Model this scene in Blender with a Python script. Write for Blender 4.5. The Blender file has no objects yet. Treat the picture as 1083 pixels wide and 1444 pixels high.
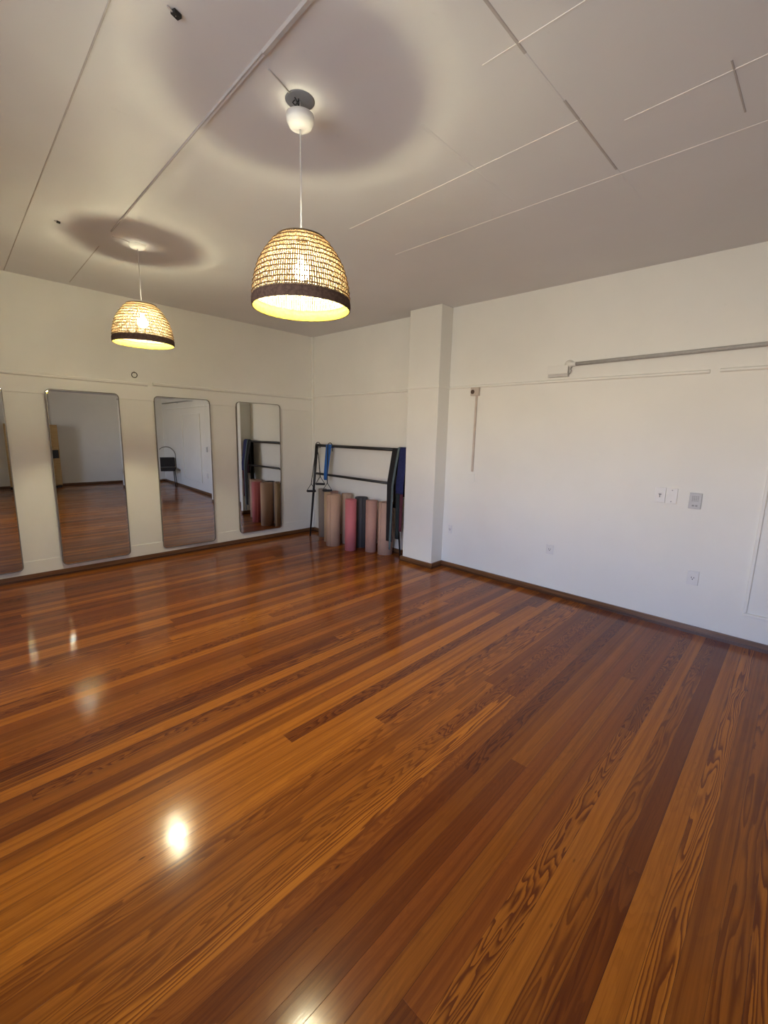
import bpy, bmesh, math, random
from mathutils import Vector, Matrix
PI = math.pi
random.seed(7)
S = bpy.context.scene
COL = S.collection
H = 2.836            # ceiling height
XL, YR = -5.6, -8.3  # near wall and rear wall planes

# ------------------------------------------------------------------ helpers
def link(o):
    COL.objects.link(o); return o

def obj(name, bm, mat, parent=None, smooth=False, bevel=0.0):
    """one mesh object from a bmesh; mat may be a list of slots"""
    me = bpy.data.meshes.new(name)
    bm.normal_update(); bm.to_mesh(me); bm.free()
    for m in (mat if isinstance(mat, (list, tuple)) else [mat]):
        me.materials.append(m)
    if smooth:
        me.shade_smooth()
    o = link(bpy.data.objects.new(name, me))
    if parent: o.parent = parent
    if bevel:
        b = o.modifiers.new('bevel', 'BEVEL'); b.width = bevel; b.segments = 2; b.limit_method = 'ANGLE'
    return o

def tag(o, label=None, cat=None, group=None, kind=None):
    if label: o['label'] = label
    if cat: o['category'] = cat
    if group: o['group'] = group
    if kind: o['kind'] = kind
    return o

def thing(name, label, cat, loc=(0, 0, 0), rotz=0, group=None):
    o = link(bpy.data.objects.new(name, None))
    o.empty_display_size = 0.05
    o.location = loc; o.rotation_euler = (0, 0, rotz)
    return tag(o, label, cat, group)

def struct(name, bm, mat, label=None, **k):
    return tag(obj(name, bm, mat, **k), label, None, None, 'structure')

def dup(root, loc, label):
    r = link(root.copy()); r.location = loc; r['label'] = label
    for ch in list(root.children):
        c = link(ch.copy()); c.parent = r
        for g in ch.children:
            d = link(g.copy()); d.parent = c
    return r

def box(bm, x0, x1, y0, y1, z0, z1, mi=0):
    vs = [bm.verts.new(v) for v in ((x0,y0,z0),(x1,y0,z0),(x1,y1,z0),(x0,y1,z0),(x0,y0,z1),(x1,y0,z1),(x1,y1,z1),(x0,y1,z1))]
    for f in ((3,2,1,0),(4,5,6,7),(0,1,5,4),(1,2,6,5),(2,3,7,6),(3,0,4,7)):
        bm.faces.new([vs[i] for i in f]).material_index = mi
    return bm

def nb(): return bmesh.new()

def frame_at(d):
    d = d.normalized()
    a = Vector((0, 0, 1)) if abs(d.z) < 0.95 else Vector((1, 0, 0))
    n = d.cross(a).normalized()
    return n, d.cross(n).normalized()

def tube(bm, pts, r, seg=8, closed=False, mi=0, cap=True):
    pts = [Vector(p) for p in pts]
    rs = r if isinstance(r, (list, tuple)) else [r]*len(pts)
    n = len(pts); rings = []
    pn = None
    for i, p in enumerate(pts):
        if closed: d = pts[(i+1) % n] - pts[i-1]
        else: d = pts[min(i+1, n-1)] - pts[max(i-1, 0)]
        d.normalize()
        if pn is None: a, b = frame_at(d)
        else:
            a = (pn - d*pn.dot(d))
            a = a.normalized() if a.length > 1e-6 else frame_at(d)[0]
            b = d.cross(a)
        pn = a
        rings.append([bm.verts.new(p + (a*math.cos(t) + b*math.sin(t))*rs[i]) for t in (2*PI*k/seg for k in range(seg))])
    m = n if closed else n-1
    for i in range(m):
        A, B = rings[i], rings[(i+1) % n]
        for k in range(seg):
            f = bm.faces.new((A[k], A[(k+1) % seg], B[(k+1) % seg], B[k])); f.material_index = mi; f.smooth = True
    if cap and not closed:
        bm.faces.new(rings[0][::-1]).material_index = mi
        bm.faces.new(rings[-1]).material_index = mi
    return bm

def lathe(bm, prof, seg=48, c=(0, 0), mi=0, close=False):
    """revolve (r, z) points about z through c"""
    rings = []
    for r, z in prof:
        if r < 1e-6: rings.append([bm.verts.new((c[0], c[1], z))])
        else: rings.append([bm.verts.new((c[0]+r*math.cos(2*PI*k/seg), c[1]+r*math.sin(2*PI*k/seg), z)) for k in range(seg)])
    if close: rings.append(rings[0])
    for A, B in zip(rings, rings[1:]):
        for k in range(seg):
            a = [A[0]] if len(A) == 1 else [A[k], A[(k+1) % seg]]
            b = [B[0]] if len(B) == 1 else [B[(k+1) % seg], B[k]]
            if len(a)+len(b) > 2:
                f = bm.faces.new(a+b); f.material_index = mi; f.smooth = True
    return bm

# ---------------------------------------------------------------- materials
class NT:
    def __init__(s, name):
        s.m = bpy.data.materials.new(name); s.m.use_nodes = True
        s.t = s.m.node_tree; s.t.nodes.clear()
        s.out = s.n('ShaderNodeOutputMaterial')
    def n(s, ty, **k):
        o = s.t.nodes.new(ty)
        for a, v in k.items(): setattr(o, a, v)
        return o
    def l(s, a, b): s.t.links.new(a, b)
    def set(s, sock, v):
        if hasattr(v, 'is_output'): s.l(v, sock)
        else: sock.default_value = v
    def math(s, op, a, b=None, c=None, clamp=False):
        o = s.n('ShaderNodeMath', operation=op, use_clamp=clamp)
        s.set(o.inputs[0], a)
        if b is not None: s.set(o.inputs[1], b)
        if c is not None: s.set(o.inputs[2], c)
        return o.outputs[0]
    def mix(s, f, a, b, blend='MIX'):
        o = s.n('ShaderNodeMix', data_type='RGBA', blend_type=blend)
        s.set(o.inputs[0], f)
        s.set(o.inputs[6], a if hasattr(a, 'is_output') else (*a, 1)); s.set(o.inputs[7], b if hasattr(b, 'is_output') else (*b, 1))
        return o.outputs[2]
    def comb(s, x, y, z):
        o = s.n('ShaderNodeCombineXYZ')
        for i, v in enumerate((x, y, z)): s.set(o.inputs[i], v)
        return o.outputs[0]
    def noise(s, v, scale, detail=2, rough=0.5):
        o = s.n('ShaderNodeTexNoise'); s.l(v, o.inputs['Vector'])
        o.inputs['Scale'].default_value = scale; o.inputs['Detail'].default_value = detail; o.inputs['Roughness'].default_value = rough
        return o.outputs[0]
    def smooth(s, v, a, b, c=0.0, d=1.0):
        o = s.n('ShaderNodeMapRange', interpolation_type='SMOOTHSTEP')
        s.set(o.inputs[0], v)
        for i, q in enumerate((a, b, c, d)): s.set(o.inputs[1+i], q)
        return o.outputs[0]
    def bsdf(s, col, rough=0.6, bump=None, dist=0.002, strength=0.5, **k):
        p = s.n('ShaderNodeBsdfPrincipled')
        s.set(p.inputs['Base Color'], col if hasattr(col, 'is_output') else (*col, 1))
        s.set(p.inputs['Roughness'], rough)
        for a, v in k.items(): s.set(p.inputs[a.replace('_', ' ')], v)
        if bump is not None:
            b = s.n('ShaderNodeBump'); b.inputs['Strength'].default_value = strength; b.inputs['Distance'].default_value = dist
            s.l(bump, b.inputs['Height']); s.l(b.outputs[0], p.inputs['Normal'])
            if 'Coat_Weight' in k: s.l(b.outputs[0], p.inputs['Coat Normal'])
        s.l(p.outputs[0], s.out.inputs[0])
        return p
    def pos(s): return s.n('ShaderNodeTexCoord').outputs['Object']
    def xyz(s, v):
        o = s.n('ShaderNodeSeparateXYZ'); s.l(v, o.inputs[0]); return o.outputs

def plain(name, col, rough=0.6, vary=0.06, scale=14.0, dist=0.001, **k):
    t = NT(name); v = t.pos()
    n = t.noise(v, scale, 4, 0.6)
    f = t.smooth(n, 0.3, 0.7)
    c = t.mix(f, tuple(x*(1-vary) for x in col), tuple(min(1, x*(1+vary)) for x in col))
    t.bsdf(c, rough, n, dist, 0.4, **k)
    return t.m

def paint(name, col, mottle=0.035, bump=0.004):
    """brushed wall paint: large soft mottling, roller texture, trowel waves"""
    t = NT(name); v = t.pos()
    big = t.noise(v, 0.9, 4, 0.55); fine = t.noise(v, 160, 3, 0.6); mid = t.noise(v, 5.0, 4, 0.6)
    f = t.smooth(big, 0.3, 0.7)
    c = t.mix(f, tuple(x*(1-mottle) for x in col), tuple(min(1, x*(1+mottle)) for x in col))
    spots = t.smooth(t.noise(v, 22, 2, 0.5), 0.70, 0.78, 0.0, 0.18)
    c = t.mix(spots, c, tuple(x*0.86 for x in col))
    h = t.math('ADD', t.math('MULTIPLY', fine, 0.10), mid)
    t.bsdf(c, 0.55, h, bump, 0.35)
    return t.m

def wood_floor():
    t = NT('varnished_pine_planks'); v = t.pos(); X, Y, Z = t.xyz(v)
    W = 0.0745
    vy = t.math('DIVIDE', Y, W); row = t.math('FLOOR', vy); fy = t.math('FRACT', vy)
    wn = t.n('ShaderNodeTexWhiteNoise', noise_dimensions='1D'); t.l(row, wn.inputs['W'])
    r0 = wn.outputs['Value']
    u = t.math('ADD', X, t.math('MULTIPLY', r0, 9.0))
    seg = t.math('FLOOR', t.math('DIVIDE', u, 5.3)); fu = t.math('FRACT', t.math('DIVIDE', u, 5.3))
    w2 = t.n('ShaderNodeTexWhiteNoise', noise_dimensions='2D'); t.l(t.comb(row, seg, 0), w2.inputs['Vector'])
    rv = w2.outputs['Value']; rc = t.n('ShaderNodeSeparateColor'); t.l(w2.outputs['Color'], rc.inputs[0])
    ra, rb, rg = rc.outputs[0], rc.outputs[1], rc.outputs[2]
    # growth rings: contour lines of a stretched noise field, its own for every board
    gx = t.math('ADD', t.math('MULTIPLY', X, t.math('ADD', 0.9, t.math('MULTIPLY', rg, 1.6))), t.math('MULTIPLY', rv, 71.0))
    gy = t.math('ADD', t.math('MULTIPLY', Y, t.math('ADD', 9.0, t.math('MULTIPLY', rb, 7.0))), t.math('MULTIPLY', ra, 37.0))
    field = t.noise(t.comb(gx, gy, t.math('MULTIPLY', rb, 11.0)), 1.0, 2.0, 0.45)
    wob = t.noise(t.comb(t.math('MULTIPLY', X, 14.0), t.math('MULTIPLY', Y, 60.0), rv), 1.0, 3, 0.6)
    tilt = t.math('MULTIPLY', fy, t.math('MULTIPLY', t.math('SUBTRACT', ra, 0.35), 0.55))
    fld = t.math('ADD', t.math('ADD', field, tilt), t.math('MULTIPLY', wob, 0.035))
    ring = t.math('FRACT', t.math('MULTIPLY', fld, t.math('ADD', 9.0, t.math('MULTIPLY', rg, 13.0))))
    late = t.math('MULTIPLY', t.smooth(ring, 0.25, 0.86), t.smooth(ring, 0.90, 0.99, 1.0, 0.0))
    # how strongly a board is figured
    fig = t.math('ADD', t.smooth(rb, 0.50, 0.88, 0.14, 0.95), 0.0)
    fib = t.noise(t.comb(t.math('MULTIPLY', X, 5.0), t.math('MULTIPLY', Y, 260.0), rv), 1.0, 3, 0.6)
    streak = t.noise(t.comb(t.math('MULTIPLY', X, 0.5), t.math('MULTIPLY', Y, 45.0), ra), 1.0, 3, 0.6)
    light = t.mix(rv, (0.150, 0.034, 0.0042), (0.46, 0.148, 0.0125))
    dark = t.mix(ra, (0.068, 0.011, 0.003), (0.125, 0.026, 0.004))
    base = t.mix(t.smooth(rg, 0.60, 0.98, 0.0, 0.75), light, (0.19, 0.043, 0.007))
    base = t.mix(t.smooth(streak, 0.40, 0.72, 0.0, 0.55), base, dark)
    c = t.mix(t.math('MULTIPLY', late, fig), base, dark)
    c = t.mix(t.smooth(fib, 0.45, 0.75, 0.0, 0.30), c, dark)
    # knots
    vo = t.n('ShaderNodeTexVoronoi', feature='F1'); t.l(t.comb(t.math('MULTIPLY', X, 0.75), t.math('MULTIPLY', Y, 2.6), 0), vo.inputs['Vector'])
    c = t.mix(t.smooth(vo.outputs['Distance'], 0.02, 0.07, 0.75, 0.0), c, (0.045, 0.012, 0.004))
    # joints between boards
    edge = t.math('MINIMUM', fy, t.math('SUBTRACT', 1.0, fy))
    gapw = t.math('ADD', 0.006, t.math('MULTIPLY', r0, 0.012))
    gap = t.smooth(edge, 0.0, gapw, 1.0, 0.0)
    eu = t.math('MINIMUM', fu, t.math('SUBTRACT', 1.0, fu))
    gap = t.math('MAXIMUM', gap, t.smooth(eu, 0.0, 0.0003, 0.5, 0.0))
    c = t.mix(t.math('MULTIPLY', gap, 0.85), c, (0.020, 0.007, 0.003))
    # relief: cupped boards, sunk joints, brush marks in the varnish
    cup = t.math('MULTIPLY', t.math('POWER', t.math('ABSOLUTE', t.math('SUBTRACT', fy, 0.5)), 2.0), t.math('SUBTRACT', t.math('MULTIPLY', ra, 1.4), 1.0))
    slow = t.noise(t.comb(t.math('MULTIPLY', X, 1.6), t.math('MULTIPLY', Y, 14.0), rv), 1.0, 2, 0.5)
    h = t.math('ADD', t.math('MULTIPLY', cup, 0.25), t.math('MULTIPLY', slow, 0.35))
    h = t.math('ADD', h, t.math('MULTIPLY', fib, 0.05))
    h = t.math('SUBTRACT', h, t.math('MULTIPLY', gap, 0.35))
    rough = t.smooth(t.noise(v, 2.3, 3, 0.6), 0.3, 0.7, 0.30, 0.42)
    t.bsdf(c, rough, h, 0.0018, 0.6, Coat_Weight=0.72, Coat_Roughness=0.125, Coat_IOR=1.40, Specular_IOR_Level=0.05)
    return t.m

def base_wood(name, c0, c1):
    t = NT(name); v = t.pos(); X, Y, Z = t.xyz(v)
    g = t.noise(t.comb(t.math('MULTIPLY', X, 2.0), t.math('MULTIPLY', Y, 2.0), t.math('MULTIPLY', Z, 90.0)), 1.0, 4, 0.6)
    c = t.mix(t.smooth(g, 0.35, 0.65), c0, c1)
    t.bsdf(c, 0.35, g, 0.001, 0.3, Coat_Weight=0.3, Coat_Roughness=0.2)
    return t.m

def emit_mat(name, col, strength):
    t = NT(name); e = t.n('ShaderNodeEmission')
    e.inputs[0].default_value = (*col, 1); e.inputs[1].default_value = strength
    t.l(e.outputs[0], t.out.inputs[0]); return t.m

def frosted_bulb(col, strength):
    t = NT('lit_frosted_glass'); e = t.n('ShaderNodeEmission'); tr = t.n('ShaderNodeBsdfTransparent'); a = t.n('ShaderNodeAddShader')
    n = t.noise(t.pos(), 60, 2); s_ = t.smooth(n, 0.2, 0.8, strength*0.9, strength*1.1)
    e.inputs[0].default_value = (*col, 1); t.l(s_, e.inputs[1])
    t.l(e.outputs[0], a.inputs[0]); t.l(tr.outputs[0], a.inputs[1]); t.l(a.outputs[0], t.out.inputs[0]); return t.m

def straw(name, col, trans, tcol):
    """woven fibre that lets some light through"""
    t = NT(name); v = t.pos(); n = t.noise(v, 90, 3, 0.6)
    c = t.mix(t.smooth(n, 0.3, 0.7), tuple(x*0.75 for x in col), tuple(x*1.2 for x in col))
    d = t.n('ShaderNodeBsdfDiffuse'); t.l(c, d.inputs[0])
    if trans <= 0:
        t.l(d.outputs[0], t.out.inputs[0]); return t.m
    tr = t.n('ShaderNodeBsdfTranslucent'); tr.inputs[0].default_value = (*tcol, 1)
    mx = t.n('ShaderNodeMixShader'); mx.inputs[0].default_value = trans
    t.l(d.outputs[0], mx.inputs[1]); t.l(tr.outputs[0], mx.inputs[2]); t.l(mx.outputs[0], t.out.inputs[0]); return t.m

def glass_pane():
    t = NT('window_glass'); g = t.n('ShaderNodeBsdfGlossy'); g.inputs['Roughness'].default_value = 0.02
    tr = t.n('ShaderNodeBsdfTransparent'); fr = t.n('ShaderNodeFresnel'); mx = t.n('ShaderNodeMixShader')
    fr.inputs[0].default_value = 1.45
    t.l(fr.outputs[0], mx.inputs[0]); t.l(tr.outputs[0], mx.inputs[1]); t.l(g.outputs[0], mx.inputs[2]); t.l(mx.outputs[0], t.out.inputs[0]); return t.m

LAMP = (1.0, 0.93, 0.58)
FIL_STRENGTH = 4400.0
SKY_STRENGTH = 12.5
M = dict(
    wall=paint('white_wall_paint', (0.79, 0.78, 0.72)),
    trimpaint=paint('white_trim_paint', (0.80, 0.79, 0.73), 0.02, 0.002),
    ceil=paint('ceiling_paint', (0.74, 0.735, 0.74), 0.03, 0.004),
    seam=plain('joint_shadow_grey', (0.50, 0.465, 0.44), 0.8),  # shadow lines of the ceiling joints put into a darker strip colour
    seamlight=plain('lit_joint_strip', (0.79, 0.755, 0.715), 0.6),  # lighter tone paints in the light that the thin ridges catch
    floor=wood_floor(),
    base=base_wood('baseboard_wood', (0.105, 0.045, 0.018), (0.20, 0.090, 0.036)),
    shoe=base_wood('dark_shoe_moulding', (0.055, 0.020, 0.008), (0.10, 0.038, 0.014)),
    mirror=None, mframe=plain('mirror_edge_metal', (0.22, 0.20, 0.175), 0.4, Metallic=0.6),
    black=plain('black_powder_coat', (0.013, 0.012, 0.012), 0.42),
    blackrub=plain('black_rubber', (0.016, 0.016, 0.018), 0.6),
    blackcloth=plain('black_webbing', (0.012, 0.010, 0.011), 0.9, 0.2, 120),
    navy=plain('navy_cloth', (0.012, 0.017, 0.085), 0.9, 0.2, 60),
    teal=plain('grey_green_strap', (0.10, 0.135, 0.14), 0.85, 0.15, 60),
    green=plain('dark_green_cloth', (0.014, 0.022, 0.023), 0.9, 0.2, 60),
    maroon=plain('maroon_cloth', (0.085, 0.017, 0.030), 0.9, 0.2, 60),
    blue=plain('blue_latex', (0.012, 0.105, 0.36), 0.5, 0.1, 20),
    plastic=plain('white_plastic', (0.74, 0.73, 0.70), 0.4, 0.02),
    plasticgrey=plain('grey_plastic', (0.50, 0.50, 0.50), 0.45, 0.03),
    dark=plain('dark_hole', (0.02, 0.018, 0.017), 0.8),
    darkgrey=plain('dark_grey_metal', (0.30, 0.30, 0.30), 0.6),  # even dark grey for screws, grille, buttons and the ceiling disc
    pipe=plain('grey_painted_pipe', (0.40, 0.39, 0.37), 0.6, 0.06, 30),
    brownhole=plain('brown_socket', (0.075, 0.042, 0.03), 0.6),
    boxbeige=plain('beige_box', (0.55, 0.47, 0.40), 0.6),
    boxgrey=plain('grey_white_box', (0.60, 0.58, 0.54), 0.6),
    ringmetal=plain('old_iron', (0.09, 0.08, 0.07), 0.45, Metallic=0.7),
    cord=plain('white_cord', (0.62, 0.60, 0.57), 0.5),
    strand=straw('straw_strands', (0.32, 0.255, 0.17), 0.30, (0.36, 0.275, 0.17)),
    ringweave=straw('dark_straw_rings', (0.20, 0.12, 0.065), 0.12, (0.30, 0.16, 0.06)),
    band=straw('woven_rim', (0.17, 0.135, 0.032), 0.0, (0, 0, 0)), rimshade=straw('shaded_rim_outside', (0.105, 0.070, 0.056), 0.0, (0, 0, 0)),  # one straw rim: lamplit inside coloured yellow, shaded outside coloured brown
    capm=straw('woven_top', (0.13, 0.095, 0.06), 0.0, (0, 0, 0)),
    fil=emit_mat('hot_filament', LAMP, FIL_STRENGTH),
    bulb=frosted_bulb((1.0, 0.90, 0.66), 210.0),
    socket=plain('white_socket', (0.7, 0.68, 0.64), 0.5),
    tan=base_wood('tan_wood', (0.36, 0.22, 0.075), (0.46, 0.29, 0.11)),
    chrome=plain('dull_steel', (0.24, 0.23, 0.21), 0.35, Metallic=0.8),
    seatfab=plain('dark_upholstery', (0.022, 0.017, 0.015), 0.85, 0.2, 80),
    glass=glass_pane(),
)
def mirror_mat():
    t = NT('silvered_glass'); g = t.n('ShaderNodeBsdfGlossy')
    n = t.noise(t.pos(), 1.2, 2); c = t.mix(n, (0.66, 0.67, 0.665), (0.69, 0.70, 0.69)); t.l(c, g.inputs['Color'])
    g.inputs['Roughness'].default_value = 0.0; t.l(g.outputs[0], t.out.inputs[0]); return t.m
M['mirror'] = mirror_mat()

# ------------------------------------------------------------------ the room
T = 0.15
struct('floor', box(nb(), XL, 0, YR, 0, -0.1, 0), M['floor'], 'varnished orange-brown pine plank floor')
bm = box(nb(), XL-T, T, YR-T, T, H, H+0.1, 0)
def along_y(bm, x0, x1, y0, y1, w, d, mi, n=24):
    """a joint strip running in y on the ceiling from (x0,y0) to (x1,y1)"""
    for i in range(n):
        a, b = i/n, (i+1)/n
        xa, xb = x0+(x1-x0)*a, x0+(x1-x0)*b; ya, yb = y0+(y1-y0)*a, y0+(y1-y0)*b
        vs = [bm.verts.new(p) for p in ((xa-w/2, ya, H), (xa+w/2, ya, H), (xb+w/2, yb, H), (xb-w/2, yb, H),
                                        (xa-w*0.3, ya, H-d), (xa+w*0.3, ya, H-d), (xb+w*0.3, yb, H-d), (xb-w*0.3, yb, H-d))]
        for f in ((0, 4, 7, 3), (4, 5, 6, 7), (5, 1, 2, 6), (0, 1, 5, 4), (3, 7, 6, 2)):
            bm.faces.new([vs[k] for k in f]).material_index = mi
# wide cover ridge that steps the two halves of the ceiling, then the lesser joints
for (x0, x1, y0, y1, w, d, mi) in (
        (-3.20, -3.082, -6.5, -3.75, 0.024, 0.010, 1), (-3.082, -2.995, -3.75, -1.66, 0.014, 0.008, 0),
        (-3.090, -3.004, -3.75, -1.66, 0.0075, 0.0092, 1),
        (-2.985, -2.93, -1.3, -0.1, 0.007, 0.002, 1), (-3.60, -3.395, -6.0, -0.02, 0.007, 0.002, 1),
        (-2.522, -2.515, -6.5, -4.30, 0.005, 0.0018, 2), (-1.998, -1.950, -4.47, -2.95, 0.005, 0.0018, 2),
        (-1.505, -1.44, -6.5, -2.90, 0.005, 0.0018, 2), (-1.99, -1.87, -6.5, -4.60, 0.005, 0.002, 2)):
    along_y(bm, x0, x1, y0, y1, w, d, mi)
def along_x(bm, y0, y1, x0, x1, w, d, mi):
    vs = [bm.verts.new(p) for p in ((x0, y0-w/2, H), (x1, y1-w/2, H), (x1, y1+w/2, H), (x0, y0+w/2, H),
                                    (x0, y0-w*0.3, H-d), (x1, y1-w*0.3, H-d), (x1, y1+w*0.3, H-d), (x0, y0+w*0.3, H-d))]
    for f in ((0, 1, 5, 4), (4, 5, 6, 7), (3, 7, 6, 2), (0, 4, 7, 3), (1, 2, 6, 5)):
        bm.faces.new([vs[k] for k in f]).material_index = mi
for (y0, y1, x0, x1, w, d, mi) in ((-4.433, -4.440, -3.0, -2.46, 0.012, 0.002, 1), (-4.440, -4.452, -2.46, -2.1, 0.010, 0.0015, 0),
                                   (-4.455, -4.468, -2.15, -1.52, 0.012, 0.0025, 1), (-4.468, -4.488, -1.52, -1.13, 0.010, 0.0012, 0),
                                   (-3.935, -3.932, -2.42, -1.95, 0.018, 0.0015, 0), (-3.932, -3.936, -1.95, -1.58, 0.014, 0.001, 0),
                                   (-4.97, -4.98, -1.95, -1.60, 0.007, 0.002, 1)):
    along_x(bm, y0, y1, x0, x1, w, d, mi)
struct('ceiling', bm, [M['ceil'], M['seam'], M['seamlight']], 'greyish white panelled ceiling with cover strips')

struct('wall_left', box(nb(), XL-T, T, 0, T, -0.1, H), M['wall'], 'white painted wall carrying the mirrors')
struct('wall_right', box(nb(), 0, T, YR-T, 0, -0.1, H), M['wall'], 'long white painted wall with sockets and pipe')
NY0, NY1, NZ0, NZ1 = -5.5, -3.4, 0.30, 2.50
bm = nb()
box(bm, XL-T, XL, YR-T, NY0, -0.1, H); box(bm, XL-T, XL, NY1, 0, -0.1, H)
box(bm, XL-T, XL, NY0, NY1, -0.1, NZ0); box(bm, XL-T, XL, NY0, NY1, NZ1, H)
struct('wall_near', bm, M['wall'], 'white wall beside the viewer, with a window')
# rear wall with the window opening
WX0, WX1, WZ0, WZ1 = -4.60, -3.70, 1.15, 2.25
bm = nb()
box(bm, XL, WX0, YR-T, YR, -0.1, H); box(bm, WX1, 0, YR-T, YR, -0.1, H)
box(bm, WX0, WX1, YR-T, YR, -0.1, WZ0); box(bm, WX0, WX1, YR-T, YR, WZ1, H)
struct('wall_rear', bm, M['wall'], 'white wall opposite the mirrors, with the window')
def window(name, label, loc, rotz, width, hh):
    w = thing(name, label, 'window', loc, rotz); w['kind'] = 'structure'; del w['category']
    hw = width/2
    bm = nb()
    for (a, b, c, d) in ((-hw, -hw+0.06, 0, hh), (hw-0.06, hw, 0, hh), (-0.035, 0.035, 0.06, hh-0.06), (-hw+0.06, hw-0.06, 0, 0.06), (-hw+0.06, hw-0.06, hh-0.06, hh)):
        box(bm, a, b, -0.11, -0.05, c, d)
    obj('window_frame', bm, M['trimpaint'], w)
    for s in (-1, 1):
        a, b = (-hw+0.06, -0.035) if s < 0 else (0.035, hw-0.06)
        obj('pane', box(nb(), a, b, -0.085, -0.079, 0.06, hh-0.06), M['glass'], w)
    obj('window_sill', box(nb(), -hw, hw, -0.149, 0.03, 0.0, 0.012), M['trimpaint'], w)
    pl = bpy.data.lights.new('window_portal', 'AREA'); pl.shape = 'RECTANGLE'; pl.size = width-0.1; pl.size_y = hh-0.1
    pl.cycles.is_portal = True
    po = link(bpy.data.objects.new('window_portal', pl)); po.parent = w; po.location = (0, -0.14, hh/2); po.rotation_euler = (math.radians(90), 0, 0)
window('window_1', 'white framed window in the wall opposite the mirrors', ((WX0+WX1)/2, YR, WZ0), 0, WX1-WX0, WZ1-WZ0)
window('window_2', 'wide white framed window in the wall beside the viewer', (XL, (NY0+NY1)/2, NZ0), -PI/2, NY1-NY0, NZ1-NZ0)

# pillar against the right wall
PX, PY0, PY1 = -0.20, -2.43, -2.00
struct('pillar', box(nb(), PX, 0.0, PY0, PY1, 0, H), M['wall'], 'square white pillar projecting from the right wall', bevel=0.006)

# baseboards: a brown board with a dark shoe strip at the floor
def baseboard(name, runs, label):
    bm = nb()
    for ax, at, d, a, b in runs:     # ax 'x': board on a plane x=at; d = sign into the room
        for th, z0, z1, mi in ((0.016, 0.0, 0.058, 0), (0.026, 0.0, 0.020, 1)):
            lo, hi = (at, at+d*th) if d > 0 else (at+d*th, at)
            if ax == 'x': box(bm, lo, hi, a, b, z0, z1, mi)
            else: box(bm, a, b, lo, hi, z0, z1, mi)
    struct(name, bm, [M['base'], M['shoe']], label)
baseboard('baseboard_left', [('y', 0, -1, XL, 0)], 'brown wooden baseboard under the mirrors')
baseboard('baseboard_right', [('x', 0, -1, YR, PY0), ('x', 0, -1, PY1, -0.03), ('x', PX, -1, PY0-0.026, PY1+0.026), ('y', PY0, -1, PX, -0.03), ('y', PY1, 1, PX, -0.03)],
          'brown wooden baseboard along the right wall and round the pillar')
baseboard('baseboard_rear', [('y', YR, 1, XL, -0.03)], 'brown wooden baseboard of the wall opposite the mirrors')
baseboard('baseboard_near', [('x', XL, 1, YR+0.03, -0.03)], 'brown wooden baseboard beside the viewer')

# picture rails and panel boards
def rail(name, ax, at, d, runs, z0, z1, th, label):
    bm = nb()
    for a, b, dz in runs:
        prof = [(0, z0), (th*0.55, z0), (th, z0+(z1-z0)*0.25), (th, z0+(z1-z0)*0.7), (th*0.4, z1), (0, z1)]
        A = []; B = []
        for o_, z in prof:
            for L, q in ((A, a), (B, b)):
                p = (at+d*o_, q, z+dz) if ax == 'x' else (q, at+d*o_, z+dz)
                L.append(bm.verts.new(p))
        n = len(prof)
        for i in range(n): bm.faces.new((A[i], A[(i+1) % n], B[(i+1) % n], B[i]))
        bm.faces.new(A[::-1]); bm.faces.new(B)
    bmesh.ops.recalc_face_normals(bm, faces=bm.faces)
    return struct(name, bm, M['trimpaint'], label)
rail('trim_1', 'y', 0, -1, [(XL, -2.275, 0), (-2.215, -0.0, 0.012)], 1.950, 1.986, 0.024, 'white picture rail above the mirrors')
rail('trim_2', 'x', 0, -1, [(PY1, -0.0, 0), (-4.76, PY0, 0), (YR, -4.82, 0.004)], 1.996, 2.024, 0.017, 'white picture rail on the right wall')
bm = nb()
for a, b in ((PX-0.014, PX),): box(bm, a, b, PY0-0.014, PY1+0.014, 1.998, 2.022)
box(bm, PX, 0, PY0-0.014, PY0, 1.998, 2.022)
struct('trim_3', bm, M['trimpaint'], 'white rail crossing the pillar')
struct('trim_4', box(nb(), XL, -0.03, -0.009, 0, 1.797, 1.952), M['trimpaint'], 'flat white board under the picture rail behind the mirror tops', bevel=0.002)
struct('trim_5', box(nb(), XL, -0.03, -0.009, 0, 0.058, 0.187), M['trimpaint'], 'flat white board above the baseboard behind the mirror feet', bevel=0.002)
struct('trim_6', box(nb(), -0.036, 0, -0.03, 0, 0.058, H), M['trimpaint'], 'narrow white strip up the far corner', bevel=0.006)
bm = nb()   # moulded panel outline at the right edge of the picture
y0, y1, z0, z1 = -6.5, -5.178, 0.238, 1.86
for (a, b, c, d) in ((y0, y1, z0, z0+0.022), (y0, y1, z1-0.022, z1), (y0, y0+0.022, z0+0.022, z1-0.022), (y1-0.022, y1, z0+0.022, z1-0.022)):
    box(bm, -0.018, 0, a, b, c, d)
struct('trim_7', bm, M['trimpaint'], 'raised white panel moulding low on the right wall', bevel=0.004)

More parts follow.
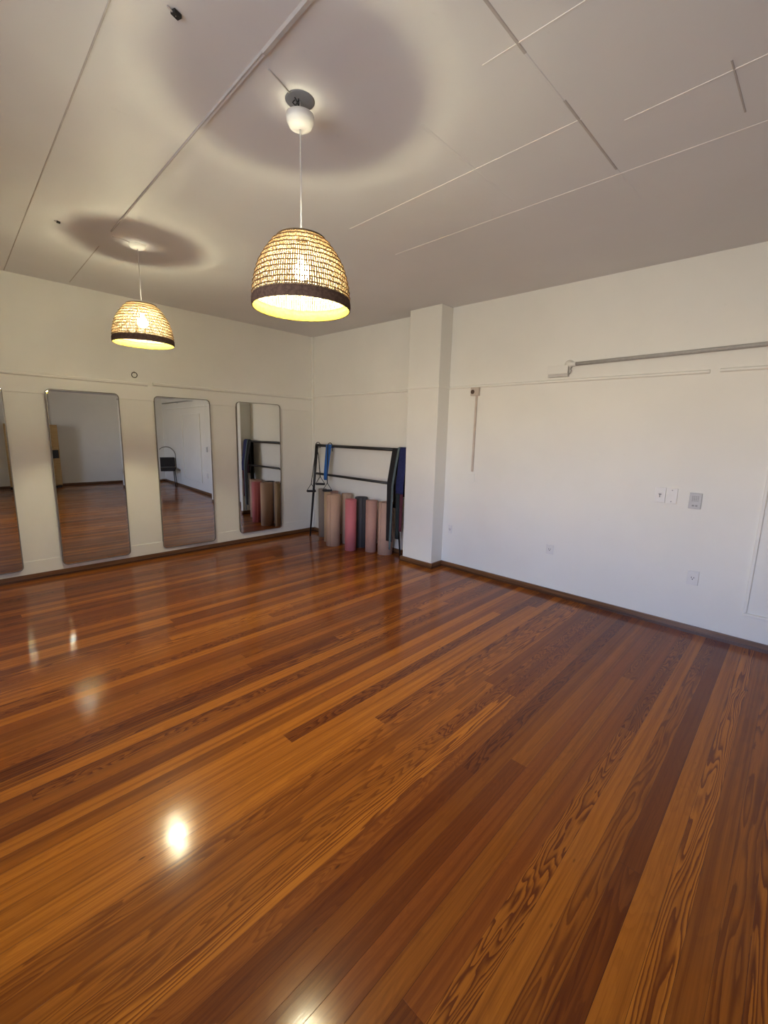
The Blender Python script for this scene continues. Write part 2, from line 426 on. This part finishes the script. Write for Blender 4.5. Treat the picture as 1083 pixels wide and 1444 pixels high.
# ------------------------------------------------------------------- mirrors
def rrect(w, h, r, n=8):
    pts = []
    for cx, cz, a0 in ((w/2-r, h-r, 0), (-w/2+r, h-r, 90), (-w/2+r, r, 180), (w/2-r, r, 270)):
        for i in range(n+1):
            a = math.radians(a0+90*i/n); pts.append((cx+r*math.cos(a), cz+r*math.sin(a)))
    return pts
def make_mirror(x0, x1, z0, z1, label, tilt=0.0, fr=0.007, yaw=0.0):
    w, h = x1-x0, z1-z0
    t = thing('wall_mirror', label, 'mirror', ((x0+x1)/2, -0.006, z0), 0, 'tall wall mirrors')
    t.rotation_euler = (math.radians(tilt), 0, math.radians(yaw))
    r = 0.045; D = 0.030
    O = rrect(w, h, r); I = [(x, z) for x, z in rrect(w-2*fr, h-2*fr, r-fr)]; I = [(x, z+fr) for x, z in I]
    bm = nb(); n = len(O)
    ob = [bm.verts.new((x, 0, z)) for x, z in O]; of = [bm.verts.new((x, -D, z)) for x, z in O]
    jf = [bm.verts.new((x, -D, z)) for x, z in I]; jb = [bm.verts.new((x, -D+0.006, z)) for x, z in I]
    for i in range(n):
        k = (i+1) % n
        bm.faces.new((ob[i], of[i], of[k], ob[k])); bm.faces.new((of[i], jf[i], jf[k], of[k])); bm.faces.new((jf[i], jb[i], jb[k], jf[k]))
    bm.faces.new(ob)
    bmesh.ops.recalc_face_normals(bm, faces=bm.faces)
    obj('mirror_frame', bm, M['mframe'], t)
    bm = nb(); bw = 0.017
    Q = [(x, z+fr+bw) for x, z in rrect(w-2*fr-2*bw, h-2*fr-2*bw, max(0.012, r-fr-bw))]
    a = [bm.verts.new((x, -D+0.0055, z)) for x, z in I]; b = [bm.verts.new((x, -D+0.0048, z)) for x, z in Q]
    for i in range(n):
        k = (i+1) % n; bm.faces.new((a[i], a[k], b[k], b[i]))
    bm.faces.new(b)
    bmesh.ops.recalc_face_normals(bm, faces=bm.faces)
    for f in bm.faces:
        if f.normal.y > 0: f.normal_flip()
    obj('mirror_glass', bm, M['mirror'], t)
    return t
make_mirror(-4.13, -3.510, 0.105, 1.846, 'leftmost tall rounded mirror, cut off by the left edge of the picture')
make_mirror(-3.197, -2.570, 0.098, 1.848, 'tall rounded mirror reflecting the tan wooden cabinet')
make_mirror(-2.217, -1.590, 0.100, 1.852, 'tall rounded mirror reflecting a dark chair and bare wall', yaw=-2.8)
make_mirror(-1.237, -0.595, 0.135, 1.858, 'tall rounded mirror nearest the corner, reflecting the rack and pillar', yaw=-1.0)

# -------------------------------------------------------------- pendant lamps
PROF = [(0.2105, 0.0), (0.2105, 0.02), (0.2095, 0.06), (0.204, 0.10), (0.194, 0.14), (0.180, 0.178), (0.161, 0.212), (0.138, 0.243), (0.120, 0.266), (0.102, 0.280)]
def rad(z):
    for (r0, a), (r1, b) in zip(PROF, PROF[1:]):
        if a <= z <= b: return r0+(r1-r0)*(z-a)/(b-a)
    return PROF[-1][0]
def make_lamp(loc, bulb_z, label, drop):
    """loc is the centre of the shade's rim; drop = height from rim to ceiling"""
    t = thing('pendant_lamp', label, 'lamp', loc, 0, 'woven pendant lamps')
    NV = 132; ZB = 0.034
    bm = nb(); zs = [ZB + (0.280-ZB)*i/12 for i in range(13)]
    for k in range(NV):
        a = 2*PI*k/NV + random.uniform(-0.0015, 0.0015); hw0 = (0.325+random.uniform(-0.02, 0.02))*2*PI/NV
        prev = None
        for i, z in enumerate(zs):
            hwid = hw0*(1+0.15*max(0, (z-0.18)/0.10)); wv = 0.0009*(1 if (i+k) % 2 else -1); r = rad(z)+wv
            row = [bm.verts.new((q*math.cos(a+s*hwid), q*math.sin(a+s*hwid), z)) for q, s in ((r, -1), (r, 1), (r-0.0014, 1), (r-0.0014, -1))]
            if prev:
                for j in range(4): bm.faces.new((prev[j], prev[(j+1) % 4], row[(j+1) % 4], row[j])).material_index = 0
            prev = row
    for i in range(11):
        z = 0.052 + 0.0208*i
        tube(bm, [((rad(z)+0.001)*math.cos(2*PI*k/72), (rad(z)+0.001)*math.sin(2*PI*k/72), z+0.0008*math.sin(k*1.7)) for k in range(72)], 0.0026, 5, True, 1)
    shade = obj('lamp_shade', bm, [M['strand'], M['ringweave']], t)
    # dense plaited rim
    bm = nb(); seg = 120
    prof = [(0.2085, 0.040), (0.2125, 0.038), (0.2140, 0.028), (0.2145, 0.012), (0.2135, 0.0), (0.2105, -0.003), (0.2075, 0.0), (0.2075, 0.02), (0.2065, 0.046)]
    rings = []
    for j, (r, z) in enumerate(prof):
        rings.append([bm.verts.new(((r+0.0009*math.sin(k*PI/2*1.0+j*1.7))*math.cos(2*PI*k/seg), (r+0.0009*math.sin(k*PI/2+j*1.7))*math.sin(2*PI*k/seg), z+0.0008*math.sin(k*2.1))) for k in range(seg)])
    rings.append(rings[0])
    for j, (A, B) in enumerate(zip(rings, rings[1:])):
        for k in range(seg): bm.faces.new((A[k], A[(k+1) % seg], B[(k+1) % seg], B[k])).material_index = 0 if 5 <= j <= 7 else 1
    bmesh.ops.recalc_face_normals(bm, faces=bm.faces)
    obj('woven_rim', bm, [M['band'], M['rimshade']], shade, True)
    obj('top_cap', lathe(nb(), [(0.0235, 0.277), (0.103, 0.2765), (0.106, 0.280), (0.105, 0.284), (0.096, 0.286), (0.0235, 0.286), (0.0235, 0.277)], 48), M['capm'], shade)
    # bulb in its holder on the cord
    b = obj('light_bulb', lathe(nb(), [(0.036*math.sin(PI*k/14), bulb_z-0.036*math.cos(PI*k/14)) for k in range(13)] + [(0.014, bulb_z+0.038), (0.013, bulb_z+0.044)], 24), M['bulb'], t)
    bm = nb(); bmesh.ops.create_icosphere(bm, subdivisions=2, radius=0.016, matrix=Matrix.Translation((0, 0, bulb_z)))
    obj('filament', bm, M['fil'], b, True)
    obj('bulb_socket', lathe(nb(), [(0, bulb_z+0.042), (0.014, bulb_z+0.042), (0.0145, bulb_z+0.080), (0.008, bulb_z+0.090), (0, bulb_z+0.092)], 20), M['socket'], t)
    obj('cord', tube(nb(), [(0, 0, bulb_z+0.09), (0.001, 0, (bulb_z+drop)/2), (0, 0, drop)], 0.0028, 8), M['cord'], t)
    obj('cord_grip', lathe(nb(), [(0.003, 0.284), (0.0075, 0.287), (0.006, 0.300), (0.0032, 0.315)], 16), M['socket'], t)
    return t
L1 = (-2.856, -3.652, 2.033); L2 = (-2.802, -1.549, 2.133)
d1, d2 = H-L1[2], H-L2[2]
t = make_lamp(L1, 0.155, 'woven straw pendant lamp nearer the viewer, its ceiling cup hanging loose', d1)
zc = d1-0.105   # the cup has slid down the cord
obj('ceiling_cup', lathe(nb(), [(0.004, zc), (0.030, zc), (0.046, zc+0.010), (0.055, zc+0.028), (0.057, zc+0.050), (0.054, zc+0.050), (0.050, zc+0.030), (0.028, zc+0.006), (0.004, zc+0.006), (0.004, zc)], 40), M['plastic'], t)
hole = obj('ceiling_hole_disc', lathe(nb(), [(0.0, d1-0.0035), (0.052, d1-0.0035), (0.058, d1-0.002), (0.060, d1), (0, d1)], 40), M['darkgrey'], t)  # flat grey disc modelled in place of the open ceiling hole
bm = nb()
for k in range(4):
    a = k*1.7; tube(bm, [(-0.018+0.010*math.cos(a), 0.010*math.sin(a), d1-0.003), (-0.020+0.014*math.cos(a+1), 0.014*math.sin(a+1), d1-0.016-0.004*k), (-0.010+0.006*math.cos(a+2), 0.004*math.sin(a), d1-0.028), (0, 0, d1-0.040)], 0.0022, 6)
obj('wiring', bm, M['dark'], hole)
obj('supply_wire', tube(nb(), [(-0.178, -0.045, d1-0.003), (-0.12, -0.03, d1-0.004), (-0.058, -0.008, d1-0.004)], 0.0028, 6), M['seam'], t)
t = make_lamp(L2, 0.157, 'woven straw pendant lamp farther off, near the mirror wall', d2)
obj('ceiling_cup', lathe(nb(), [(0.0, d2-0.030), (0.030, d2-0.030), (0.046, d2-0.024), (0.056, d2-0.010), (0.058, d2), (0.0, d2)], 40), M['plastic'], t)
obj('supply_wire', tube(nb(), [(-0.17, -0.02, d2-0.003), (-0.11, -0.03, d2-0.003), (-0.056, -0.010, d2-0.004)], 0.0028, 6), M['cord'], t)

# ceiling hooks / old fixings beside each lamp
def fixing(loc, label, s):
    t = thing('ceiling_fixing', label, 'fixing', loc, 0.3)
    obj('socket_block', box(nb(), -s, s, -s*0.75, s*0.75, -0.012, 0.0), M['dark'], t, bevel=0.002)
    obj('wire_stub', tube(nb(), [(-s*2.2, 0.004, -0.004), (-s*1.2, 0.002, -0.007), (0, 0, -0.010)], 0.0028, 6), M['seam'], t)
fixing((-3.357, -3.668, H), 'small black fixing on the ceiling above and left of the nearer lamp', 0.014)
fixing((-3.283, -1.547, H), 'small dark fixing on the ceiling left of the farther lamp', 0.010)

# iron ring on the mirror wall
t = thing('wall_ring', 'small iron ring hanging on the wall above the mirrors', 'ring', (-2.397, 0, 2.083))
obj('ring', tube(nb(), [(0.027*math.cos(a), -0.012-0.004*math.sin(a), -0.026+0.027*math.sin(a)) for a in (2*PI*k/28 for k in range(28))], 0.0042, 8, True), M['ringmetal'], t, True)
obj('eye_screw', tube(nb(), [(0, 0, 0.004), (0, -0.010, 0.004), (0, -0.016, -0.002)], 0.0045, 8), M['ringmetal'], t)

# ------------------------------------------------------ fittings, right wall
def plate(name, y, z, w, h, label, cat, d=0.009, mat='plastic'):
    """a cover plate on the right wall; y is its centre, z its middle"""
    t = thing(name, label, cat, (0, y, z))
    obj('cover_plate', box(nb(), -d, 0.001, -w/2, w/2, -h/2, h/2), M[mat], t, bevel=0.0025)
    return t
t = plate('light_switch', -4.550, 1.069, 0.074, 0.122, 'white single light switch, left plate of the pair', 'switch')
obj('rocker', box(nb(), -0.014, -0.009, -0.011, 0.011, -0.022, 0.022), M['plastic'], t, bevel=0.002)
bm = nb(); box(bm, -0.0155, -0.014, -0.010, 0.010, 0.004, 0.009); box(bm, -0.0155, -0.014, -0.002, 0.002, -0.018, 0.004); obj('mark', bm, M['dark'], t)
t = plate('blank_plate', -4.630, 1.069, 0.074, 0.122, 'blank white cover plate, right plate of the pair', 'plate')
for z in (0.045, -0.045):
    obj('screw', tube(nb(), [(-0.009, 0, z), (-0.0108, 0, z)], 0.0045, 10), M['darkgrey'], t)
t = plate('intercom', -4.788, 1.048, 0.080, 0.122, 'grey perforated intercom plate beside the light switch pair', 'intercom', 0.014, 'plasticgrey')
bm = nb()
for i in range(4):
    for j in range(4):
        y, z = 0.018-0.012*j, 0.034-0.011*i
        box(bm, -0.0148, -0.014, y-0.0038, y+0.0038, z-0.003, z+0.003)
obj('speaker_grille', bm, M['darkgrey'], t)
for j in range(2):
    y = 0.010-0.022*j; obj('button', box(nb(), -0.017, -0.014, y-0.007, y+0.007, -0.043, -0.030), M['darkgrey'], t, bevel=0.001)
def outlet(y, z, w, h, label):
    t = plate('wall_outlet', y, z, w, h, label, 'outlet')
    obj('socket_insert', box(nb(), -0.011, -0.009, -w*0.30, w*0.30, -h*0.26, h*0.26), M['plastic'], t, bevel=0.001)
    bm = nb()
    for s in (-1, 1): box(bm, -0.0116, -0.011, s*0.008-0.0018, s*0.008+0.0018, -0.002, 0.010)
    tube(bm, [(-0.011, 0, -0.009), (-0.0116, 0, -0.009)], 0.004, 10)
    obj('slots', bm, M['dark'], t)
outlet(-4.845, 0.443, 0.076, 0.112, 'white outlet low on the wall under the intercom')
outlet(-3.697, 0.443, 0.072, 0.092, 'white outlet low on the middle of the right wall')
outlet(-2.535, 0.445, 0.048, 0.092, 'small white outlet low on the wall right beside the pillar')

t = thing('junction_box', 'small beige wall box with a brown hole and surface conduit running down', 'junction box', (0, -2.768, 1.957))
obj('box_body', box(nb(), -0.030, 0.001, -0.050, 0.048, -0.044, 0.040), M['boxbeige'], t, bevel=0.003)
obj('knockout', tube(nb(), [(-0.029, 0.022, -0.004), (-0.0325, 0.022, -0.004)], 0.022, 18), M['brownhole'], t)
obj('conduit', box(nb(), -0.018, 0, -0.026, -0.006, -0.835, -0.044), M['boxbeige'], t, bevel=0.003)
obj('lower_cover', box(nb(), -0.012, 0, -0.046, 0.034, -0.950, -0.858), M['trimpaint'], t, bevel=0.003)

t = thing('wall_pipe', 'long grey pipe running along the top of the right wall', 'pipe', (0, -3.775, 2.145))
obj('pipe_run', tube(nb(), [(-0.032, 0.0, -0.002), (-0.032, -1.29, 0.020), (-0.032, -4.3, 0.028)], 0.0155, 18), M['pipe'], t)
obj('end_flange', tube(nb(), [(0.0, 0.052, 0.002), (-0.010, 0.052, 0.002), (-0.022, 0.045, 0.001), (-0.031, 0.028, 0.0), (-0.032, -0.012, -0.001)], [0.040, 0.040, 0.026, 0.021, 0.018], 16), M['trimpaint'], t)
for y in (-1.5, -3.0): obj('pipe_clip', box(nb(), -0.048, 0, y-0.010, y+0.010, 0.0, 0.040), M['pipe'], t)
t = thing('terminal_box', 'flat white painted box at the left end of the grey pipe', 'box', (0, -3.637, 2.043))
obj('box_body', box(nb(), -0.040, 0, -0.088, 0.092, 0.0, 0.088), M['boxgrey'], t, bevel=0.002)
obj('box_lid', box(nb(), -0.048, -0.040, -0.088, 0.096, 0.026, 0.096), M['trimpaint'], t, bevel=0.002)
obj('loose_wire', tube(nb(), [(-0.010, -0.088, 0.020), (-0.022, -0.105, 0.030), (-0.024, -0.112, 0.048), (-0.016, -0.100, 0.064), (-0.006, -0.108, 0.082)], 0.005, 8), M['pipe'], t)

# ------------------------------------------------------------- rack and mats
BX, BZ, BR = -0.12, 1.314, 0.020      # top bar axis
YA, YB = -0.245, -1.985
rk = thing('equipment_rack', 'black metal bar rack between the corner and the pillar', 'rack', (0, 0, 0))
obj('top_bar', tube(nb(), [(BX, YA+0.01, BZ), (BX, YB, BZ)], BR, 12), M['black'], rk)
obj('middle_bar', tube(nb(), [(-0.165, -0.275, 0.915), (-0.165, -1.80, 0.905)], 0.0165, 12), M['black'], rk)
obj('leg', tube(nb(), [(BX, YA, BZ+0.012), (-0.165, YA-0.005, 0.92), (-0.265, -0.262, 0.0)], [0.021, 0.019, 0.0115], 12), M['black'], rk)
obj('leg', tube(nb(), [(BX, -1.80, BZ+0.012), (-0.125, -1.80, 0.91), (-0.085, -1.86, 0.0)], [0.020, 0.017, 0.010], 12), M['black'], rk)
for y in (YA-0.01, -1.80):
    obj('wall_bracket', tube(nb(), [(-0.001, y, BZ), (BX, y, BZ)], 0.010, 10), M['black'], rk)

def mat_roll(x, y, r, h, mat, label, turns=4.0, ph=0.0):
    bm = nb(); n = int(turns*22); th = 0.0058
    r_in = r - turns*th*1.25
    vi, vo = [], []
    for i in range(n+1):
        a = ph + 2*PI*turns*i/n; q = r_in + (r-r_in)*i/n
        for L, rr in ((vi, q-th), (vo, q)):
            L.append([bm.verts.new((rr*math.cos(a), rr*math.sin(a), z)) for z in (0.0, h)])
    for i in range(n):
        for L, fl in ((vi, 1), (vo, 0)):
            f = (L[i][0], L[i+1][0], L[i+1][1], L[i][1]); bm.faces.new(f[::-1] if fl else f).smooth = True
        bm.faces.new((vi[i][1], vo[i][1], vo[i+1][1], vi[i+1][1])); bm.faces.new((vi[i][0], vi[i+1][0], vo[i+1][0], vo[i][0]))
    for i in (0, n):
        bm.faces.new((vi[i][0], vo[i][0], vo[i][1], vi[i][1]))
    bmesh.ops.recalc_face_normals(bm, faces=bm.faces)
    o = obj('yoga_mat', bm, mat); o.location = (x, y, 0)
    return tag(o, label, 'yoga mat', 'rolled mats on end under the rack')
def foam(n, c): return plain('foam_'+n, c, 0.85, 0.07, 130, 0.0008)
mats = [
    (-0.345, -0.885, 0.100, 0.690, foam('beige', (0.50, 0.32, 0.215)), 'thick beige rolled mat standing in front of the tan one, widest of the row', 4.5, 0.4),
    (-0.345, -1.225, 0.078, 0.665, foam('pink', (0.56, 0.16, 0.17)), 'bright pink rolled mat standing in the middle of the row', 4, 2.0),
    (-0.118, -1.185, 0.088, 0.670, foam('charcoal', (0.075, 0.070, 0.072)), 'charcoal grey rolled mat standing behind the pink mat', 4.5, 1.0),
    (-0.190, -1.450, 0.076, 0.665, foam('rose', (0.50, 0.28, 0.21)), 'rosy beige rolled mat standing between the charcoal mat and the black strap', 4, 3.0),
    (-0.135, -1.650, 0.098, 0.660, foam('sand', (0.50, 0.315, 0.23)), 'sandy beige rolled mat farthest right, beneath the black strap', 4.5, 0.0),
    (-0.275, -0.670, 0.048, 0.690, foam('tan', (0.48, 0.33, 0.19)), 'slim tan rolled mat just left of the thick beige one', 3, 5.0),
    (-0.135, -0.390, 0.062, 0.700, foam('greybrown', (0.25, 0.20, 0.16)), 'grey-brown rolled mat farthest left, by the corner behind the thin leg', 3.5, 2.2),
    (-0.120, -0.620, 0.070, 0.690, foam('mauve', (0.33, 0.20, 0.16)), 'brownish rolled mat at the back, behind the slim tan one', 3.5, 1.2),
    (-0.120, -0.900, 0.080, 0.685, foam('cream', (0.46, 0.32, 0.23)), 'pale beige rolled mat at the back, behind the pink one', 4, 4.0),
]
for m in mats: mat_roll(*m)

def drape(name, y0, y1, zf, zb, r, mat, label, cat, out=0.0, bz=None, th=0.003, taper=0.0, shift=0.0, wav=0.004, seed=0):
    """cloth or strap hung over the top bar: front leaf to height zf, back leaf to zb, at layer radius r"""
    rnd = random.Random(seed)
    path = []                                     # (x, z, arc 0..1 down the front)
    nb_ = 6
    for i in range(nb_): path.append((BX+r, zb+(BZ-zb)*i/nb_, 0.0))
    for i in range(9):
        a = PI*i/8; path.append((BX+r*math.cos(a), BZ+r*math.sin(a), 0.0))
    nf = 14
    for i in range(1, nf+1):
        s = i/nf; path.append((BX-r-out*min(1.0, s*(BZ-zf)/0.40), BZ-(BZ-zf)*s, s))
    M_ = 8; rows = []
    for i, (x, z, s) in enumerate(path):
        dx, dz = (path[min(i+1, len(path)-1)][0]-path[max(i-1, 0)][0], path[min(i+1, len(path)-1)][1]-path[max(i-1, 0)][1])
        L = math.hypot(dx, dz); nx, nz = -dz/L, dx/L      # outward normal
        row = []
        for side in (1, 0):
            for j in range(M_+1):
                u = j/M_; yy = y0+(y1-y0)*u
                yc = (y0+y1)/2; yy = yc+(yy-yc)*(1-taper*s)+shift*s
                w_ = wav*math.sin(u*PI*2.5+seed)*min(1, s*2)
                row.append((x+nx*th*side-w_, yy, z+nz*th*side))
        rows.append(row)
    bm = nb(); V = [[bm.verts.new(p) for p in row] for row in rows]; K = M_+1
    for i in range(len(V)-1):
        for j in range(M_):
            bm.faces.new((V[i][j], V[i][j+1], V[i+1][j+1], V[i+1][j])).smooth = True
            bm.faces.new((V[i][K+j], V[i+1][K+j], V[i+1][K+j+1], V[i][K+j+1])).smooth = True
        bm.faces.new((V[i][0], V[i+1][0], V[i+1][K], V[i][K])); bm.faces.new((V[i][M_], V[i][K+M_], V[i+1][K+M_], V[i+1][M_]))
    for i in (0, len(V)-1):
        for j in range(M_): bm.faces.new((V[i][j], V[i][j+1], V[i][K+j+1], V[i][K+j]))
    bmesh.ops.recalc_face_normals(bm, faces=bm.faces)
    return tag(obj(name, bm, mat), label, cat)
drape('resistance_band', -0.470, -0.590, 0.840, 1.285, BR+0.001, M['blue'], 'flat bright blue elastic band hanging near the left end of the rack', 'elastic band', 0.050, taper=0.35, shift=0.0, seed=1)
drape('strap', -1.735, -1.825, 0.200, 0.60, BR+0.001, M['blackcloth'], 'long black webbing strap hanging over the right end of the rack', 'strap', 0.085, shift=-0.01, wav=0.0, th=0.006, seed=2)
drape('strap', -1.832, -1.862, 0.10, 0.70, BR+0.0155, M['teal'], 'narrow grey-green strap hanging beside the black strap', 'strap', 0.078, shift=0.035, wav=0.0, seed=3)
drape('towel', -1.866, -1.984, 0.800, 0.90, BR+0.0150, M['navy'], 'navy blue cloth folded over the right end of the rack', 'cloth', 0.055, th=0.004, seed=4)
drape('towel', -1.850, -1.920, 0.240, 0.75, BR+0.0055, M['green'], 'very dark green cloth hanging below the navy one', 'cloth', 0.045, th=0.004, taper=0.15, seed=5)
drape('towel', -1.924, -1.984, 0.340, 0.75, BR+0.0055, M['maroon'], 'maroon cloth hanging below the navy one, against the pillar', 'cloth', 0.045, th=0.004, taper=0.25, shift=0.015, seed=6)

def handle(bm, p, w, h, r=0.006):
    x, y, z = p; c, d = 0.69*w/2, -0.72*w/2      # the grips hang turned to the room
    tube(bm, [(x, y, z), (x-c, y-d, z-h), (x+c, y+d, z-h)], r*0.8, 8, True)
    tube(bm, [(x-c*0.92, y-d*0.92, z-h), (x+c*0.92, y+d*0.92, z-h)], r*1.5, 10)
def tube_band(label, ytop, ends, x_out, name='exercise_tube'):
    """elastic tube slung over the top bar with a triangular grip on each visible end"""
    t = thing(name, label, 'exercise tube', (0, 0, 0))
    R_ = BR+0.022
    (ya, za, xa), (yb, zb, xb) = ends
    pts = [(xa, ya, za), (BX-R_-0.012, (ya+ytop*2)/3, BZ-0.16), (BX-R_, ytop, BZ-0.01)]
    pts += [(BX+R_*math.cos(a), ytop-0.004, BZ+R_*math.sin(a)) for a in (PI*0.85, PI*0.65, PI*0.5, PI*0.35, PI*0.15, 0)]
    if xb < BX:      # comes back to the front
        pts += [(BX+R_*0.9, ytop-0.012, BZ-0.03), (BX+R_*0.3, ytop-0.018, BZ-0.030), (BX-R_*0.9, ytop-0.024, BZ-0.034), (BX-R_-0.02, (yb+ytop)/2, BZ-0.14), (xb, yb, zb)]
    else:
        pts += [(BX+R_, ytop-0.006, BZ-0.03), (xb, yb, zb)]
    obj('tube', tube(nb(), pts, 0.0058, 8), M['blackrub'], t, True)
    for (y, z, x) in ends:
        if x > BX: continue
        bm = nb(); handle(bm, (x, y, z), 0.135, 0.105, 0.011); obj('grip', bm, M['blackrub'], t)
    return t
tube_band('black exercise tube with two triangular grips at the left end of the rack', -0.262, [(-0.262, 0.765, -0.240), (-0.452, 0.885, -0.228)], 0)
tube_band('black exercise tube hanging behind the blue band, its one grip showing below it', -0.530, [(-0.575, 0.803, -0.200), (-0.545, 1.240, -0.085)], 0)

# ------------------------------------------- seen only in the mirrors: far end
t = thing('cabinet', 'tan wooden cabinet against the far wall, seen in a mirror', 'cabinet', (-2.15, YR+0.20, 0))
bm = nb(); box(bm, -0.45, 0.45, -0.18, 0.18, 0.06, 1.52); obj('body', bm, M['tan'], t, bevel=0.004)
obj('plinth', box(nb(), -0.43, 0.43, -0.17, 0.15, 0, 0.06), M['dark'], t)
for s in (-1, 1):
    a, b = (-0.445, -0.003) if s < 0 else (0.003, 0.445)
    d = obj('door', box(nb(), a, b, 0.18, 0.20, 0.08, 1.50), M['tan'], t, bevel=0.003)
    c = a+0.35 if s > 0 else b-0.35
    obj('dark_panel', box(nb(), (c-0.07), (c+0.07), 0.20, 0.212, 0.72, 0.92), M['dark'], d)
t = thing('chair', 'dark upholstered chair with an arched metal back, seen in a mirror', 'chair', (-0.30, -7.05, 0), math.radians(200))
bm = nb(); box(bm, -0.22, 0.22, -0.21, 0.21, 0.40, 0.48); obj('seat', bm, M['seatfab'], t, bevel=0.03)
bm = nb(); box(bm, -0.20, 0.20, 0.20, 0.24, 0.48, 0.74); obj('back_cushion', bm, M['seatfab'], t, bevel=0.02)
arch = [(-0.22, 0.22, 0.44)] + [(-0.22*math.cos(a), 0.25, 0.78+0.24*math.sin(a)) for a in (PI*k/12 for k in range(13))] + [(0.22, 0.22, 0.44)]
obj('back_frame', tube(nb(), arch, 0.011, 10), M['chrome'], t, True)
for sx in (-1, 1):
    for sy in (-1, 1):
        obj('leg', tube(nb(), [(sx*0.19, sy*0.18, 0.41), (sx*0.22, sy*0.21, 0.0)], [0.013, 0.011], 10), M['black'], t)

# --------------------------------------------------------------- sky and light
W = bpy.data.worlds.new('sky'); S.world = W; W.use_nodes = True
nt = W.node_tree; nt.nodes.clear()
wo = nt.nodes.new('ShaderNodeOutputWorld'); bg = nt.nodes.new('ShaderNodeBackground')
tc = nt.nodes.new('ShaderNodeTexCoord'); sp = nt.nodes.new('ShaderNodeSeparateXYZ'); rp = nt.nodes.new('ShaderNodeValToRGB')
mr = nt.nodes.new('ShaderNodeMapRange'); mr.inputs[1].default_value = -1.0; mr.inputs[2].default_value = 1.0
nt.links.new(tc.outputs['Generated'], sp.inputs[0]); nt.links.new(sp.outputs[2], mr.inputs[0]); nt.links.new(mr.outputs[0], rp.inputs[0])
# by the sine of the elevation: street below, sunlit house fronts about the horizon, blue sky above them
e = rp.color_ramp.elements
e[0].position = 0.0; e[0].color = (0.25, 0.27, 0.30, 1)
e[1].position = 1.0; e[1].color = (0.12, 0.18, 0.33, 1)
for sn, c in ((-0.30, (0.37, 0.39, 0.43)), (-0.13, (0.95, 0.86, 0.76)), (0.07, (1.05, 0.95, 0.84)), (0.15, (0.62, 0.86, 1.50)), (0.25, (0.55, 0.78, 1.35)), (0.40, (0.16, 0.24, 0.42))):
    q = e.new((sn+1)/2); q.color = (*c, 1)
nt.links.new(rp.outputs[0], bg.inputs[0]); bg.inputs[1].default_value = SKY_STRENGTH
nt.links.new(bg.outputs[0], wo.inputs[0])
# --------------------------------------------------------------------- camera
yaw, pitch, roll, fpx = 0.8144975, -0.1760425, 0.0246115, 620.1834
f = Vector((math.sin(yaw)*math.cos(pitch), math.cos(yaw)*math.cos(pitch), math.sin(pitch)))
r0 = Vector((math.cos(yaw), -math.sin(yaw), 0)); u0 = r0.cross(f)
r = r0*math.cos(roll)+u0*math.sin(roll); u = -r0*math.sin(roll)+u0*math.cos(roll)
cam = bpy.data.cameras.new('camera'); cam.sensor_fit = 'VERTICAL'; cam.sensor_height = 36.0; cam.lens = fpx/1444*36.0
cam.clip_start = 0.02
co = link(bpy.data.objects.new('camera', cam))
co.matrix_world = Matrix(((r.x, u.x, -f.x, -4.0964), (r.y, u.y, -f.y, -5.3523), (r.z, u.z, -f.z, 1.5), (0, 0, 0, 1)))
S.camera = co

vs = S.view_settings
vs.view_transform = 'Standard'; vs.look = 'None'; vs.gamma = 1.0; vs.use_curve_mapping = False
vs.exposure = 0.0
S.cycles.sample_clamp_indirect = 600; S.cycles.max_bounces = 10; S.cycles.diffuse_bounces = 6; S.cycles.glossy_bounces = 6; S.cycles.transparent_max_bounces = 16
